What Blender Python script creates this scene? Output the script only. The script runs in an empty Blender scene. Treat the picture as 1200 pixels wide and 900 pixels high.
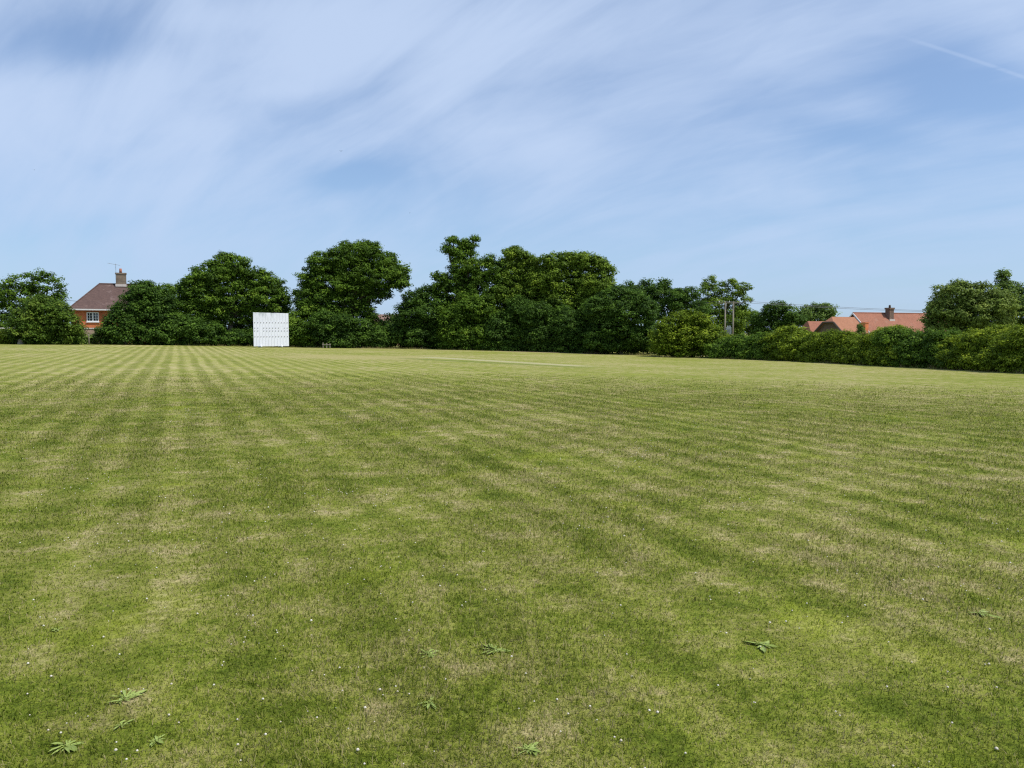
import bpy, math, random
import numpy as np
from mathutils import Vector, Matrix
R = math.radians
random.seed(11)
RNG = np.random.default_rng(11)
SC = bpy.context.scene
COL = SC.collection
F = 901.0
PITCH = math.atan(60 / F)
EYE = 1.6

# ------------------------------------------------------------------ helpers
def ray(px, py):
    f = Vector((0, math.cos(PITCH), -math.sin(PITCH)))
    u = Vector((0, math.sin(PITCH), math.cos(PITCH)))
    return f + Vector((1, 0, 0)) * ((px - 600) / F) + u * ((450 - py) / F)
def at(px, py, D):
    d = ray(px, py)
    d = d * (D / math.hypot(d.x, d.y))
    return Vector((d.x, d.y, d.z + EYE))
# foot of the boundary growth: photo column, photo row, distance
BASE = [(-300, 402.0, 100), (0, 403.0, 96), (170, 404.2, 94), (320, 406.8, 92), (450, 408.6, 90), (600, 411.5, 88), (700, 414.5, 84),
        (800, 419.2, 77), (880, 421.5, 71), (950, 424.5, 65), (1050, 430, 56), (1200, 437.5, 46), (1400, 446, 38)]
_az, _D, _z = [], [], []
for px, py, D in BASE:
    p = at(px, py, D)
    _az.append(math.atan2(p.x, p.y)); _D.append(D); _z.append(p.z)
_az = np.array([-2.6] + _az + [2.2, 2.6]); _D = np.array([90.] + _D + [40., 60.]); _z = np.array([0.] + _z + [-.3, 0.])
def ground_z(x, y):
    x = np.asarray(x, float); y = np.asarray(y, float)
    a = np.arctan2(x, y); r = np.hypot(x, y)
    Db = np.interp(a, _az, _D, left=80, right=80); zb = np.interp(a, _az, _z, left=0, right=0)
    t = np.clip(r / Db, 0, 1)
    return zb * t * t * (3 - 2 * t)
def gz(x, y): return float(ground_z(x, y))
def base_D(px):
    return float(np.interp(px, [b[0] for b in BASE], [b[2] for b in BASE]))
def ground_hit(px, py):
    d = ray(px, py); lo, hi = 0.5, 400.
    for t in np.linspace(1, 400, 1600):
        p = d * t
        if p.z + EYE < gz(p.x, p.y): hi = t; break
        lo = t
    for _ in range(30):
        m = (lo + hi) / 2; p = d * m
        if p.z + EYE < gz(p.x, p.y): hi = m
        else: lo = m
    p = d * hi
    return Vector((p.x, p.y, gz(p.x, p.y)))

def tag(o, label=None, cat=None, group=None, kind=None):
    if label: o['label'] = label
    if cat: o['category'] = cat
    if group: o['group'] = group
    if kind: o['kind'] = kind
    return o
def empty(name, loc, rz=0, **k):
    o = bpy.data.objects.new(name, None); COL.objects.link(o)
    o.location = loc; o.rotation_euler = (0, 0, rz); o.empty_display_size = .3
    return tag(o, **k)
def np_mesh(name, verts, faces, mat, parent=None, attrs=None, smooth=False):
    """faces: (n,k) int array; attrs: dict of per-vertex floats"""
    me = bpy.data.meshes.new(name)
    verts = np.ascontiguousarray(verts, dtype=np.float32); faces = np.ascontiguousarray(faces, dtype=np.int32)
    n, k = faces.shape
    me.vertices.add(len(verts)); me.vertices.foreach_set('co', verts.ravel())
    me.loops.add(n * k); me.loops.foreach_set('vertex_index', faces.ravel())
    me.polygons.add(n); me.polygons.foreach_set('loop_start', np.arange(0, n * k, k, dtype=np.int32))
    me.polygons.foreach_set('loop_total', np.full(n, k, dtype=np.int32))
    if smooth: me.polygons.foreach_set('use_smooth', np.ones(n, dtype=bool))
    me.update(calc_edges=True)
    for a, v in (attrs or {}).items():
        at_ = me.attributes.new(a, 'FLOAT', 'POINT'); at_.data.foreach_set('value', np.asarray(v, dtype=np.float32))
    me.materials.append(mat)
    o = bpy.data.objects.new(name, me); COL.objects.link(o)
    if parent: o.parent = parent
    return o
class MB:
    def __init__(s): s.v = []; s.f = []
    def add(s, vs, fs):
        b = len(s.v); s.v += [tuple(v) for v in vs]; s.f += [tuple(i + b for i in f) for f in fs]; return s
    def box(s, x0, x1, y0, y1, z0, z1):
        return s.add([(x0,y0,z0),(x1,y0,z0),(x1,y1,z0),(x0,y1,z0),(x0,y0,z1),(x1,y0,z1),(x1,y1,z1),(x0,y1,z1)],
              [(0,3,2,1),(4,5,6,7),(0,1,5,4),(1,2,6,5),(2,3,7,6),(3,0,4,7)])
    def tube(s, pts, radii, n=8, cap=True):
        pts = [Vector(p) for p in pts]; vs = []; fs = []
        for i, p in enumerate(pts):
            d = (pts[min(i+1, len(pts)-1)] - pts[max(i-1, 0)])
            if d.length < 1e-6: d = Vector((0,0,1))
            d.normalize()
            a = d.cross(Vector((0,0,1))) if abs(d.z) < .9 else d.cross(Vector((1,0,0)))
            a.normalize(); b = d.cross(a)
            r = radii[i] if hasattr(radii, '__len__') else radii
            for k in range(n):
                t = 2 * math.pi * k / n
                vs.append(p + (a * math.cos(t) + b * math.sin(t)) * r)
        for i in range(len(pts) - 1):
            for k in range(n):
                k2 = (k + 1) % n
                fs.append((i*n+k, i*n+k2, (i+1)*n+k2, (i+1)*n+k))
        if cap:
            fs.append(tuple(range(n))[::-1]); fs.append(tuple((len(pts)-1)*n + k for k in range(n)))
        return s.add(vs, fs)
    def prism(s, poly, y0, y1):      # polygon in xz, extruded along y
        n = len(poly)
        vs = [(x, y0, z) for x, z in poly] + [(x, y1, z) for x, z in poly]
        fs = [tuple(range(n)), tuple(range(2*n-1, n-1, -1))] + [(i, i+n, (i+1) % n + n, (i+1) % n) for i in range(n)]
        return s.add(vs, fs)
    def build(s, name, mat, parent=None, smooth=False):
        me = bpy.data.meshes.new(name); me.from_pydata(s.v, [], s.f); me.materials.append(mat)
        if smooth: me.polygons.foreach_set('use_smooth', [True] * len(me.polygons))
        import bmesh
        bm = bmesh.new(); bm.from_mesh(me); bmesh.ops.recalc_face_normals(bm, faces=bm.faces); bm.to_mesh(me); bm.free()
        o = bpy.data.objects.new(name, me); COL.objects.link(o)
        if parent: o.parent = parent
        return o

# ------------------------------------------------------------------ node helper
class NT:
    def __init__(s, tree): s.t = tree; tree.nodes.clear()
    def n(s, typ, **kw):
        nd = s.t.nodes.new(typ)
        for k, v in kw.items(): setattr(nd, k, v)
        return nd
    def l(s, a, b): s.t.links.new(a, b)
    def val(s, x, sock):
        if hasattr(x, 'is_output') or isinstance(x, bpy.types.NodeSocket): s.l(x, sock)
        else: sock.default_value = x
    def math(s, op, a, b=0.0, c=0.0, clamp=False):
        m = s.n('ShaderNodeMath', operation=op, use_clamp=clamp)
        s.val(a, m.inputs[0]); s.val(b, m.inputs[1]); s.val(c, m.inputs[2]); return m.outputs[0]
    def mix(s, f, a, b, blend='MIX'):
        m = s.n('ShaderNodeMix', data_type='RGBA', blend_type=blend)
        s.val(f, m.inputs[0])
        for x, sk in ((a, m.inputs[6]), (b, m.inputs[7])):
            if isinstance(x, tuple): sk.default_value = (*x, 1) if len(x) == 3 else x
            else: s.l(x, sk)
        return m.outputs[2]
    def sstep(s, x, a, b):
        m = s.n('ShaderNodeMapRange', interpolation_type='SMOOTHSTEP'); s.val(x, m.inputs[0])
        s.val(a, m.inputs[1]); s.val(b, m.inputs[2]); m.inputs[3].default_value = 0; m.inputs[4].default_value = 1
        return m.outputs[0]
    def noise(s, vec, scale, detail=3, rough=.5, dist=0.0, dim='3D', w=0.0):
        m = s.n('ShaderNodeTexNoise', noise_dimensions=dim); s.l(vec, m.inputs['Vector'])
        m.inputs['Scale'].default_value = scale; m.inputs['Detail'].default_value = detail
        m.inputs['Roughness'].default_value = rough; m.inputs['Distortion'].default_value = dist
        return m.outputs['Fac']
def new_mat(name):
    m = bpy.data.materials.new(name); m.use_nodes = True
    return m, NT(m.node_tree)
def principled(nt, col, rough=.8, spec=.3, bump=None, bstr=.3, bdist=.02, metal=0):
    b = nt.n('ShaderNodeBsdfPrincipled'); nt.val(col if not isinstance(col, tuple) else (*col, 1), b.inputs['Base Color'])
    nt.val(rough, b.inputs['Roughness']); b.inputs['Specular IOR Level'].default_value = spec; b.inputs['Metallic'].default_value = metal
    if bump is not None:
        bp = nt.n('ShaderNodeBump'); bp.inputs['Strength'].default_value = bstr; bp.inputs['Distance'].default_value = bdist
        nt.l(bump, bp.inputs['Height']); nt.l(bp.outputs[0], b.inputs['Normal'])
    o = nt.n('ShaderNodeOutputMaterial'); nt.l(b.outputs[0], o.inputs[0]); return b
def simple(name, c1, c2, scale=6, rough=.8, spec=.3, bump=True, detail=4):
    m, nt = new_mat(name)
    tc = nt.n('ShaderNodeTexCoord').outputs['Object']
    f = nt.noise(tc, scale, detail, .6)
    f2 = nt.sstep(f, .3, .7)
    principled(nt, nt.mix(f2, c1, c2), rough, spec, f if bump else None, .3, .01)
    return m

# ------------------------------------------------------------------ grass colour (shared by lawn sheet and blades), by place on the lawn
STRIPE_AZ = math.atan((207 - 600) / F)
def px_xy(px, py):
    p = ground_hit(px, py); return p.x, p.y
def grass_colour(nt, blades=False):
    g = nt.n('ShaderNodeNewGeometry')
    pos = g.outputs['Position']
    sep = nt.n('ShaderNodeSeparateXYZ'); nt.l(pos, sep.inputs[0]); X, Y = sep.outputs[0], sep.outputs[1]
    flat = nt.n('ShaderNodeCombineXYZ'); nt.l(X, flat.inputs[0]); nt.l(Y, flat.inputs[1]); P = flat.outputs[0]
    big = nt.noise(P, .11, 4, .6); mid = nt.noise(P, .55, 5, .62, .3); sm = nt.noise(P, 2.6, 4, .65)
    fine = nt.noise(P, 16, 4, .7)
    # across-stripe coordinate
    ca, sa = math.cos(STRIPE_AZ), math.sin(STRIPE_AZ)
    s = nt.math('SUBTRACT', nt.math('MULTIPLY', X, ca), nt.math('MULTIPLY', Y, sa))
    along = nt.math('ADD', nt.math('MULTIPLY', X, sa), nt.math('MULTIPLY', Y, ca))
    sw = nt.math('ADD', s, nt.math('MULTIPLY', nt.noise(P, .10, 2), .5))
    st = nt.math('SINE', nt.math('MULTIPLY', sw, 2 * math.pi / .66))
    wn = nt.n('ShaderNodeTexWhiteNoise', noise_dimensions='1D'); nt.l(nt.math('FLOOR', nt.math('DIVIDE', sw, .66)), wn.inputs['W'])
    st = nt.math('ADD', st, nt.math('MULTIPLY_ADD', wn.outputs[0], .8, -.4))
    st = nt.math('ADD', st, nt.math('MULTIPLY', nt.math('SINE', nt.math('MULTIPLY', sw, 2 * math.pi / 2.31)), .22))
    stripe = nt.math('MULTIPLY_ADD', nt.sstep(st, -1.1, 1.1), 1.0, -.5)       # -.5 .. .5
    az2 = R(74)
    s2 = nt.math('SUBTRACT', nt.math('MULTIPLY', X, math.cos(az2)), nt.math('MULTIPLY', Y, math.sin(az2)))
    s2 = nt.math('ADD', s2, nt.math('MULTIPLY', nt.noise(P, .2, 2), 1.5))
    st2 = nt.math('MULTIPLY', nt.math('SINE', nt.math('MULTIPLY', s2, 2 * math.pi / 1.4)), .5)
    wear = nt.sstep(nt.noise(P, .09, 3), .36, .6)
    stripe = nt.math('MULTIPLY', stripe, nt.math('MULTIPLY_ADD', wear, .55, .5))
    stripe = nt.math('MULTIPLY', stripe, nt.math('MULTIPLY_ADD', nt.sstep(s, 3, 45), -.62, 1.0))
    dry = nt.math('ADD', nt.math('MULTIPLY', nt.math('SUBTRACT', big, .5), .9), nt.math('MULTIPLY', nt.math('MULTIPLY', nt.math('SUBTRACT', mid, .5), nt.math('MULTIPLY_ADD', nt.sstep(nt.math('SQRT', nt.math('ADD', nt.math('MULTIPLY', X, X), nt.math('MULTIPLY', Y, Y))), 8, 50), -.55, 1.0)), 1.35))
    dry = nt.math('ADD', dry, nt.math('MULTIPLY', nt.math('SUBTRACT', sm, .5), 2.0))
    dry = nt.math('ADD', dry, nt.math('MULTIPLY', nt.math('SUBTRACT', fine, .5), 1.3))
    dry = nt.math('ADD', dry, nt.math('MULTIPLY', stripe, .17))
    dry = nt.math('ADD', dry, nt.math('MULTIPLY', st2, .04))
    # the turf colour gets paler and yellower with distance from the viewer
    r = nt.math('SQRT', nt.math('ADD', nt.math('MULTIPLY', X, X), nt.math('MULTIPLY', Y, Y)))
    far = nt.sstep(r, 5, 55)
    dry = nt.math('ADD', dry, nt.math('MULTIPLY_ADD', far, .16, .53))
    if blades:
        at_ = nt.n('ShaderNodeAttribute', attribute_name='rnd'); rv = at_.outputs['Fac']
        dry = nt.math('ADD', dry, nt.math('MULTIPLY', nt.math('SUBTRACT', rv, .5), 1.25))
    ramp = nt.n('ShaderNodeValToRGB'); nt.l(nt.math('MULTIPLY', dry, 1.0, clamp=True), ramp.inputs[0])
    e = ramp.color_ramp.elements
    e[0].position = 0; e[0].color = (.092, .128, .010, 1); e[1].position = 1; e[1].color = (.365, .312, .150, 1)
    for p, c in ((.22, (.134, .172, .016)), (.45, (.188, .213, .030)), (.68, (.238, .240, .058)), (.85, (.292, .270, .102))):
        q = e.new(p); q.color = (*c, 1)
    col = ramp.outputs[0]
    # yellow-green flushes
    flush = nt.sstep(nt.noise(P, .8, 3, .6, .5), .56, .72)
    col = nt.mix(nt.math('MULTIPLY', flush, .45), col, (.245, .290, .022))
    # mown stripe: how bent blades catch the light, painted as lighter and darker colour
    k = nt.math('MULTIPLY_ADD', stripe, .22, 1.0)
    k = nt.math('MULTIPLY', k, nt.math('MULTIPLY_ADD', nt.math('SUBTRACT', fine, .5), .55, 1.0))
    kc = nt.n('ShaderNodeCombineColor'); [nt.l(k, kc.inputs[i]) for i in range(3)]
    col = nt.mix(1.0, col, kc.outputs[0], 'MULTIPLY')
    # the cricket square: pale scarified strips with a greener band beside them
    def band(col, a, b, w, c, amt, soft=.5):
        (x0, y0), (x1, y1) = a, b
        L = math.hypot(x1-x0, y1-y0); dx, dy = (x1-x0)/L, (y1-y0)/L
        t = nt.math('ADD', nt.math('MULTIPLY', nt.math('SUBTRACT', X, x0), dx), nt.math('MULTIPLY', nt.math('SUBTRACT', Y, y0), dy))
        q = nt.math('ABSOLUTE', nt.math('SUBTRACT', nt.math('MULTIPLY', nt.math('SUBTRACT', X, x0), dy), nt.math('MULTIPLY', nt.math('SUBTRACT', Y, y0), dx)))
        q = nt.math('ADD', q, nt.math('MULTIPLY', nt.math('SUBTRACT', sm, .5), 1.0))
        m1 = nt.math('SUBTRACT', 1.0, nt.sstep(q, w/2 - soft, w/2 + soft))
        m2 = nt.math('MULTIPLY', nt.sstep(t, -1.5, 1.0), nt.math('SUBTRACT', 1.0, nt.sstep(t, L - 1.5, L + 1.0)))
        m = nt.math('MULTIPLY', nt.math('MULTIPLY', m1, m2), nt.math('MULTIPLY_ADD', mid, .8, .55 ), clamp=True)
        return nt.mix(nt.math('MULTIPLY', m, amt, clamp=True), col, c)
    def flushrect(col, pts, w, c, amt, soft=.5):
        return band(col, px_xy(*pts[0]), px_xy(*pts[1]), w, c, amt, soft)
    col = flushrect(col, ((335, 417), (500, 420)), 9, (.33, .29, .12), .75, 2.5)
    col = flushrect(col, ((475, 420), (690, 431)), 1.6, (.10, .145, .022), .6, .6)
    col = flushrect(col, ((500, 418.5), (690, 429.5)), 1.9, (.38, .35, .20), .85, .5)
    # bare dry soil along the foot of the trees
    a_ = at(600, 411, 87.5); b_ = at(715, 414.5, 83)
    col = band(col, (a_.x, a_.y), (b_.x, b_.y), 3.5, (.30, .22, .14), .8, 1.0)
    return col, P, fine

def lawn_mat():
    m, nt = new_mat('lawn_turf')
    col, P, fine = grass_colour(nt)
    b1 = nt.noise(P, 28, 4, .75)
    h = nt.math('ADD', b1, nt.math('MULTIPLY', fine, 1.3))
    speck = nt.math('MULTIPLY_ADD', nt.noise(P, 60, 3, .7), .9, .55)
    kc = nt.n('ShaderNodeCombineColor'); [nt.l(speck, kc.inputs[i]) for i in range(3)]
    col = nt.mix(.8, col, kc.outputs[0], 'MULTIPLY')
    principled(nt, col, .9, .12, h, .8, .03)
    return m
def blade_mat():
    m, nt = new_mat('grass_blades')
    col, P, fine = grass_colour(nt, True)
    b = nt.n('ShaderNodeBsdfPrincipled'); nt.l(col, b.inputs['Base Color']); b.inputs['Roughness'].default_value = .55
    b.inputs['Specular IOR Level'].default_value = .12
    tr = nt.n('ShaderNodeBsdfTranslucent'); nt.l(col, tr.inputs[0])
    mx = nt.n('ShaderNodeMixShader'); mx.inputs[0].default_value = .38; nt.l(b.outputs[0], mx.inputs[1]); nt.l(tr.outputs[0], mx.inputs[2])
    o = nt.n('ShaderNodeOutputMaterial'); nt.l(mx.outputs[0], o.inputs[0]); return m

def leaf_mat(name, dark, mid, light, transl=.36, warm=None):
    m, nt = new_mat(name)
    a = nt.n('ShaderNodeAttribute', attribute_name='tint').outputs['Fac']
    ramp = nt.n('ShaderNodeValToRGB'); nt.l(a, ramp.inputs[0]); e = ramp.color_ramp.elements
    e[0].color = (*dark, 1); e[1].color = (*light, 1); q = e.new(.5); q.color = (*mid, 1)
    if warm: e[1].position = .88; q = e.new(1.0); q.color = (*warm, 1)
    col = ramp.outputs[0]
    b = nt.n('ShaderNodeBsdfPrincipled'); nt.l(col, b.inputs['Base Color']); b.inputs['Roughness'].default_value = .55
    b.inputs['Specular IOR Level'].default_value = .10
    tr = nt.n('ShaderNodeBsdfTranslucent'); nt.l(col, tr.inputs[0])
    mx = nt.n('ShaderNodeMixShader'); mx.inputs[0].default_value = transl; nt.l(b.outputs[0], mx.inputs[1]); nt.l(tr.outputs[0], mx.inputs[2])
    o = nt.n('ShaderNodeOutputMaterial'); nt.l(mx.outputs[0], o.inputs[0]); return m

M = {}
M['lawn'] = lawn_mat(); M['blade'] = blade_mat()
M['oak'] = leaf_mat('oak_leaves', (0.033, 0.066, 0.007), (0.089, 0.166, 0.016), (0.209, 0.323, 0.032))
M['dark'] = leaf_mat('dark_leaves', (0.024, 0.053, 0.009), (0.065, 0.128, 0.017), (0.152, 0.266, 0.032))
M['olive'] = leaf_mat('olive_leaves', (0.048, 0.085, 0.009), (0.125, 0.203, 0.020), (0.281, 0.386, 0.037))
M['bright'] = leaf_mat('bright_leaves', (0.055, 0.093, 0.007), (0.158, 0.229, 0.015), (0.370, 0.452, 0.035))
M['grey'] = leaf_mat('grey_leaves', (0.051, 0.087, 0.017), (0.131, 0.208, 0.038), (0.281, 0.396, 0.085))
M['yew'] = leaf_mat('yew_leaves', (0.033, 0.067, 0.008), (0.092, 0.160, 0.018), (0.242, 0.319, 0.046))
M['willow'] = leaf_mat('willow_leaves', (.085,.125,.026), (.17,.24,.042), (.30,.37,.07))
M['bark']  = simple('bark', (.055,.042,.030), (.13,.11,.085), 5)
M['white'] = simple('white_paint', (.78,.79,.80), (.70,.71,.72), 3, .6)
M['gutter'] = simple('white_gutter', (.70,.70,.68), (.62,.62,.60), 3, .5)

# ------------------------------------------------------------------ lawn sheet
def build_ground():
    na = 360
    rs = np.concatenate([[0.6], np.geomspace(1.2, 160, 110), np.geomspace(190, 4500, 14)])
    a = np.linspace(-math.pi, math.pi, na, endpoint=False)
    A, Rr = np.meshgrid(a, rs); X = Rr * np.sin(A); Y = Rr * np.cos(A); Z = ground_z(X, Y)
    v = np.stack([X, Y, Z], -1).reshape(-1, 3); v = np.vstack([v, [[0, 0, 0]]]); c = len(v) - 1
    nr = len(rs); i, k = np.meshgrid(np.arange(nr-1), np.arange(na), indexing='ij')
    k2 = (k + 1) % na
    f = np.stack([i*na+k, (i+1)*na+k, (i+1)*na+k2, i*na+k2], -1).reshape(-1, 4)[:, ::-1]
    # centre as small quads (pairs of wedges)
    kk = np.arange(0, na, 2); f2 = np.stack([np.full(len(kk), c), kk, (kk+1) % na, (kk+2) % na], -1)[:, ::-1]
    o = np_mesh('ground', v, np.vstack([f, f2]), M['lawn'], smooth=True)
    return tag(o, 'wide mown cricket field with faint stripes and dry patches', 'field', kind='structure')
build_ground()

def build_blades(n_target=1150000):
    # wedge in front of where one stands, wider than the view
    dmin, dmax = 1.9, 34.
    m = int(n_target)
    u = RNG.random(m); d = (dmin**.5 + u * (dmax**.5 - dmin**.5))**2       # density per area ~ d^-1.5
    a = (RNG.random(m) - .5) * 2 * R(43)
    keep = RNG.random(m) > np.clip((d - 20) / 14, 0, 1)
    d = d[keep]; a = a[keep]; m = len(d)
    x = d * np.sin(a); y = d * np.cos(a); z = ground_z(x, y)
    k = (np.maximum(d, 3.) / 3.)**.62
    wdt = RNG.uniform(.0013, .0032, m) * k
    ln = RNG.uniform(.012, .030, m) * (1 + .25 * RNG.standard_normal(m).clip(-1, 2)) * k**.35
    # patchy height
    ln *= .85 + .3 * np.sin(x * 1.7 + np.sin(y * 1.3)) * np.sin(y * 1.1 + np.cos(x * .9))
    ca, sa = math.cos(STRIPE_AZ), math.sin(STRIPE_AZ)
    s = x * ca - y * sa; st = np.sign(np.sin(s * 2 * math.pi / 1.32))
    yaw = RNG.uniform(0, 2 * np.pi, m); lean = RNG.uniform(.3, 1.5, m)
    dx = np.cos(yaw) * np.sin(lean) + .09 * st * sa; dy = np.sin(yaw) * np.sin(lean) + .09 * st * ca; dz = np.cos(lean) + .1
    yaw2 = yaw + np.pi / 2 + RNG.uniform(-.5, .5, m)
    wx = np.cos(yaw2) * wdt; wy = np.sin(yaw2) * wdt
    p = np.stack([x, y, z - .002], -1); w = np.stack([wx, wy, 0 * wx], -1)
    tip = p + np.stack([dx, dy, dz], -1) * ln[:, None]
    midp = p + np.stack([dx * .45, dy * .45, dz * .62], -1) * ln[:, None]
    v = np.stack([p - w * .7, p + w * .7, midp + w * .55, tip, midp - w * .55], 1).reshape(-1, 3)
    b = np.arange(m)[:, None] * 5
    # one pentagon per blade would be non planar: two faces (quad folded) -> use quads p-,p+,mid+,mid- and a thin quad to the tip
    f1 = b + np.array([[0, 1, 2, 4]]); f2 = b + np.array([[4, 2, 3, 3]])
    tri = np.vstack([b + np.array([[0, 1, 2]]), b + np.array([[0, 2, 4]]), b + np.array([[4, 2, 3]])])
    rnd = np.repeat(RNG.random(m), 5)
    o = np_mesh('grass', v, tri, M['blade'], attrs={'rnd': rnd})
    tag(o, 'short mown green and straw coloured grass of the near lawn', 'grass', kind='stuff')
build_blades()

# ------------------------------------------------------------------ foliage
def leaf_cloud(lobes, s, dens=1.0, per=44, up=.45, fill=.35, rough_=.16, sprig=.10, seed=0, flat=.55, zmin=None, shrink=.62):
    """lobes: (x,y,z,rx,ry,rz). s: leaf size. returns verts, faces, tint"""
    rng = np.random.default_rng(seed)
    C = []; RC = []; OUT = []; T = []
    L = np.array(lobes, float)
    for li, (cx, cy, cz, rx, ry, rz) in enumerate(L):
        rc0 = min(max(s * 3.2, .23 * (rx * rz)**.5), s * 4.6); shr = max(.55, 1 - shrink * rc0 / (rx * rz)**.5); rx *= shr; ry *= shr; rz *= shr
        p_ = 1.6; area = 4 * math.pi * (((rx*ry)**p_ + (rx*rz)**p_ + (ry*rz)**p_) / 3)**(1/p_)
        n = int(area / (rc0**2) * 1.05 * dens) + 8
        d = rng.standard_normal((n, 3)); d /= np.linalg.norm(d, axis=1)[:, None]
        # uneven surface: low-frequency bumps
        ph = rng.uniform(0, 6.28, 6)
        bump = np.sin(d[:,0]*5+ph[0]) * np.sin(d[:,1]*4+ph[1]) + np.sin(d[:,2]*6+ph[2]+d[:,0]*3) * .7
        rad = 1 - .05 + rough_ * .55 * bump + rng.normal(0, .085, n)
        c = np.array([cx, cy, cz]) + d * rad[:, None] * np.array([rx, ry, rz])
        out = d
        # interior fill
        nf = int(n * fill)
        d2 = rng.standard_normal((nf, 3)); d2 /= np.linalg.norm(d2, axis=1)[:, None]
        c2 = np.array([cx, cy, cz]) + d2 * (rng.uniform(.3, .8, nf))[:, None] * np.array([rx, ry, rz])
        # twigs that stick out
        ns = int(n * sprig)
        d3 = rng.standard_normal((ns, 3)); d3[:, 2] = np.abs(d3[:, 2]); d3 /= np.linalg.norm(d3, axis=1)[:, None]
        c3 = np.array([cx, cy, cz]) + d3 * (rng.uniform(1.02, 1.2, ns))[:, None] * np.array([rx, ry, rz])
        cc = np.vstack([c, c2, c3]); oo = np.vstack([out, d2, d3])
        rr = np.concatenate([rng.uniform(.6, 1.2, n) * rc0, rng.uniform(.8, 1.3, nf) * rc0, rng.uniform(.2, .55, ns) * rc0])
        # remove those deep inside another lobe
        deep = np.zeros(len(cc), bool)
        for lj, q in enumerate(L):
            if lj == li: continue
            e = (((cc - q[:3]) / q[3:])**2).sum(1); deep |= e < .45
        keep = ~deep | (rng.random(len(cc)) < .25)
        C.append(cc[keep]); OUT.append(oo[keep]); RC.append(rr[keep])
        T.append(np.full(keep.sum(), rng.normal(0, .07)))
    C = np.vstack(C); OUT = np.vstack(OUT); RC = np.concatenate(RC); T = np.concatenate(T)
    if zmin is not None:
        k = C[:, 2] > zmin; C, OUT, RC, T = C[k], OUT[k], RC[k], T[k]
    tc = np.clip(.45 + T + rng.normal(0, .20, len(C)), 0, 1)
    cnt = np.maximum(4, (per * (RC / RC.mean())**2 * rng.uniform(.7, 1.2, len(C)))).astype(int)
    idx = np.repeat(np.arange(len(C)), cnt); n = len(idx)
    d = rng.standard_normal((n, 3)); d /= np.linalg.norm(d, axis=1)[:, None]
    r = rng.random(n)**.38
    off = d * r[:, None] * RC[idx][:, None]; off[:, 2] *= flat
    # spray droop: leaves sit along the outward direction
    P = C[idx] + off + OUT[idx] * (rng.random(n) * .35 * RC[idx])[:, None]
    nrm = d * .75 + OUT[idx] * .35 + np.array([0, 0, up * 1.5]) + rng.standard_normal((n, 3)) * .32
    nrm /= np.linalg.norm(nrm, axis=1)[:, None]
    t = rng.standard_normal((n, 3)); a = np.cross(nrm, t); a /= np.linalg.norm(a, axis=1)[:, None]; b = np.cross(nrm, a)
    sz = s * rng.uniform(.55, 1.25, n)
    a *= (sz * .62)[:, None]; b *= (sz * .38)[:, None]
    bend = nrm * (sz * .12)[:, None]
    v = np.stack([P - a - bend, P - b * 1.1 + a * .1, P + a - bend, P + b * 1.1 - a * .1], 1).reshape(-1, 3)
    f = np.arange(n)[:, None] * 4 + np.array([[0, 1, 2, 3]])
    tint = np.clip(tc[idx] + rng.normal(0, .10, n), 0, 1)
    return v, f, np.repeat(tint, 4)

def lobes_px(blobs, D, depth=1.0):
    out = []
    for b in blobs:
        px, py, rx, ry = b[:4]; off = b[4] if len(b) > 4 else random.uniform(-.25, .25) * rx * D / F
        k = (D + off) / F; p = at(px, py, D + off)
        out.append((p.x, p.y, p.z, rx * k, min(rx, ry * 1.2) * k * depth, ry * k))
    return out

_seed = [100]
def make_tree(name, label, cat, bx, D, blobs, mat, s=None, trunk=True, group=None, tr=None, **kw):
    """bx: photo column of the foot; builds Empty > crown, trunk"""
    _seed[0] += 7
    f = at(bx, 400, D); loc = Vector((f.x, f.y, gz(f.x, f.y)))
    root = empty(name, loc, label=label, cat=cat, group=group)
    lobes = lobes_px(blobs, D)
    s = s or D * .0020
    kw.setdefault('shrink', .62 if cat == 'tree' else .30)
    v, fc, t = leaf_cloud(lobes, s, seed=_seed[0], zmin=loc.z + .03, **kw)
    g = ground_z(v[:, 0], v[:, 1]); v[:, 2] = np.maximum(v[:, 2], g + .01)
    v = v - np.array(loc)
    np_mesh('crown' if cat == 'tree' else 'foliage', v, fc, M[mat], root, {'tint': t})
    if trunk:
        mb = MB(); L = [Vector(l[:3]) - loc for l in lobes]
        H = max(l[2] for l in lobes) - loc.z
        r0 = tr or max(.10, H * .030)
        top = sum(L, Vector()) / len(L); zt = min(H * .35, top.z * .7)
        fork = Vector((top.x * .35, top.y * .35, zt))
        mb.tube([(0,0,-.25), (0.02,0,.25), fork * .55, fork, fork + (top - fork) * .6], [r0*1.5, r0*1.08, r0*.9, r0*.8, r0*.35], 10)
        L_r = [l[5] * .6 for l in lobes]
        for id_, q in enumerate(L):
            m_ = fork.lerp(q, .5) + Vector((random.uniform(-.3,.3), random.uniform(-.3,.3), random.uniform(.0,.4)))
            st = fork * random.uniform(.8, 1.0)
            mb.tube([st, m_, q], [r0*.45, r0*.3, r0*.10], 6)
            for _ in range(3):
                e = q + Vector((random.uniform(-1,1), random.uniform(-1,1), random.uniform(-.6,.9))) * min(r0 * 3.2, L_r[id_])
                mb.tube([m_.lerp(q, random.random()), e], [r0*.14, r0*.04], 5)
        mb.build('trunk' if cat == 'tree' else 'stem', M['bark'], root, True)
    return root

T = make_tree
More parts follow.
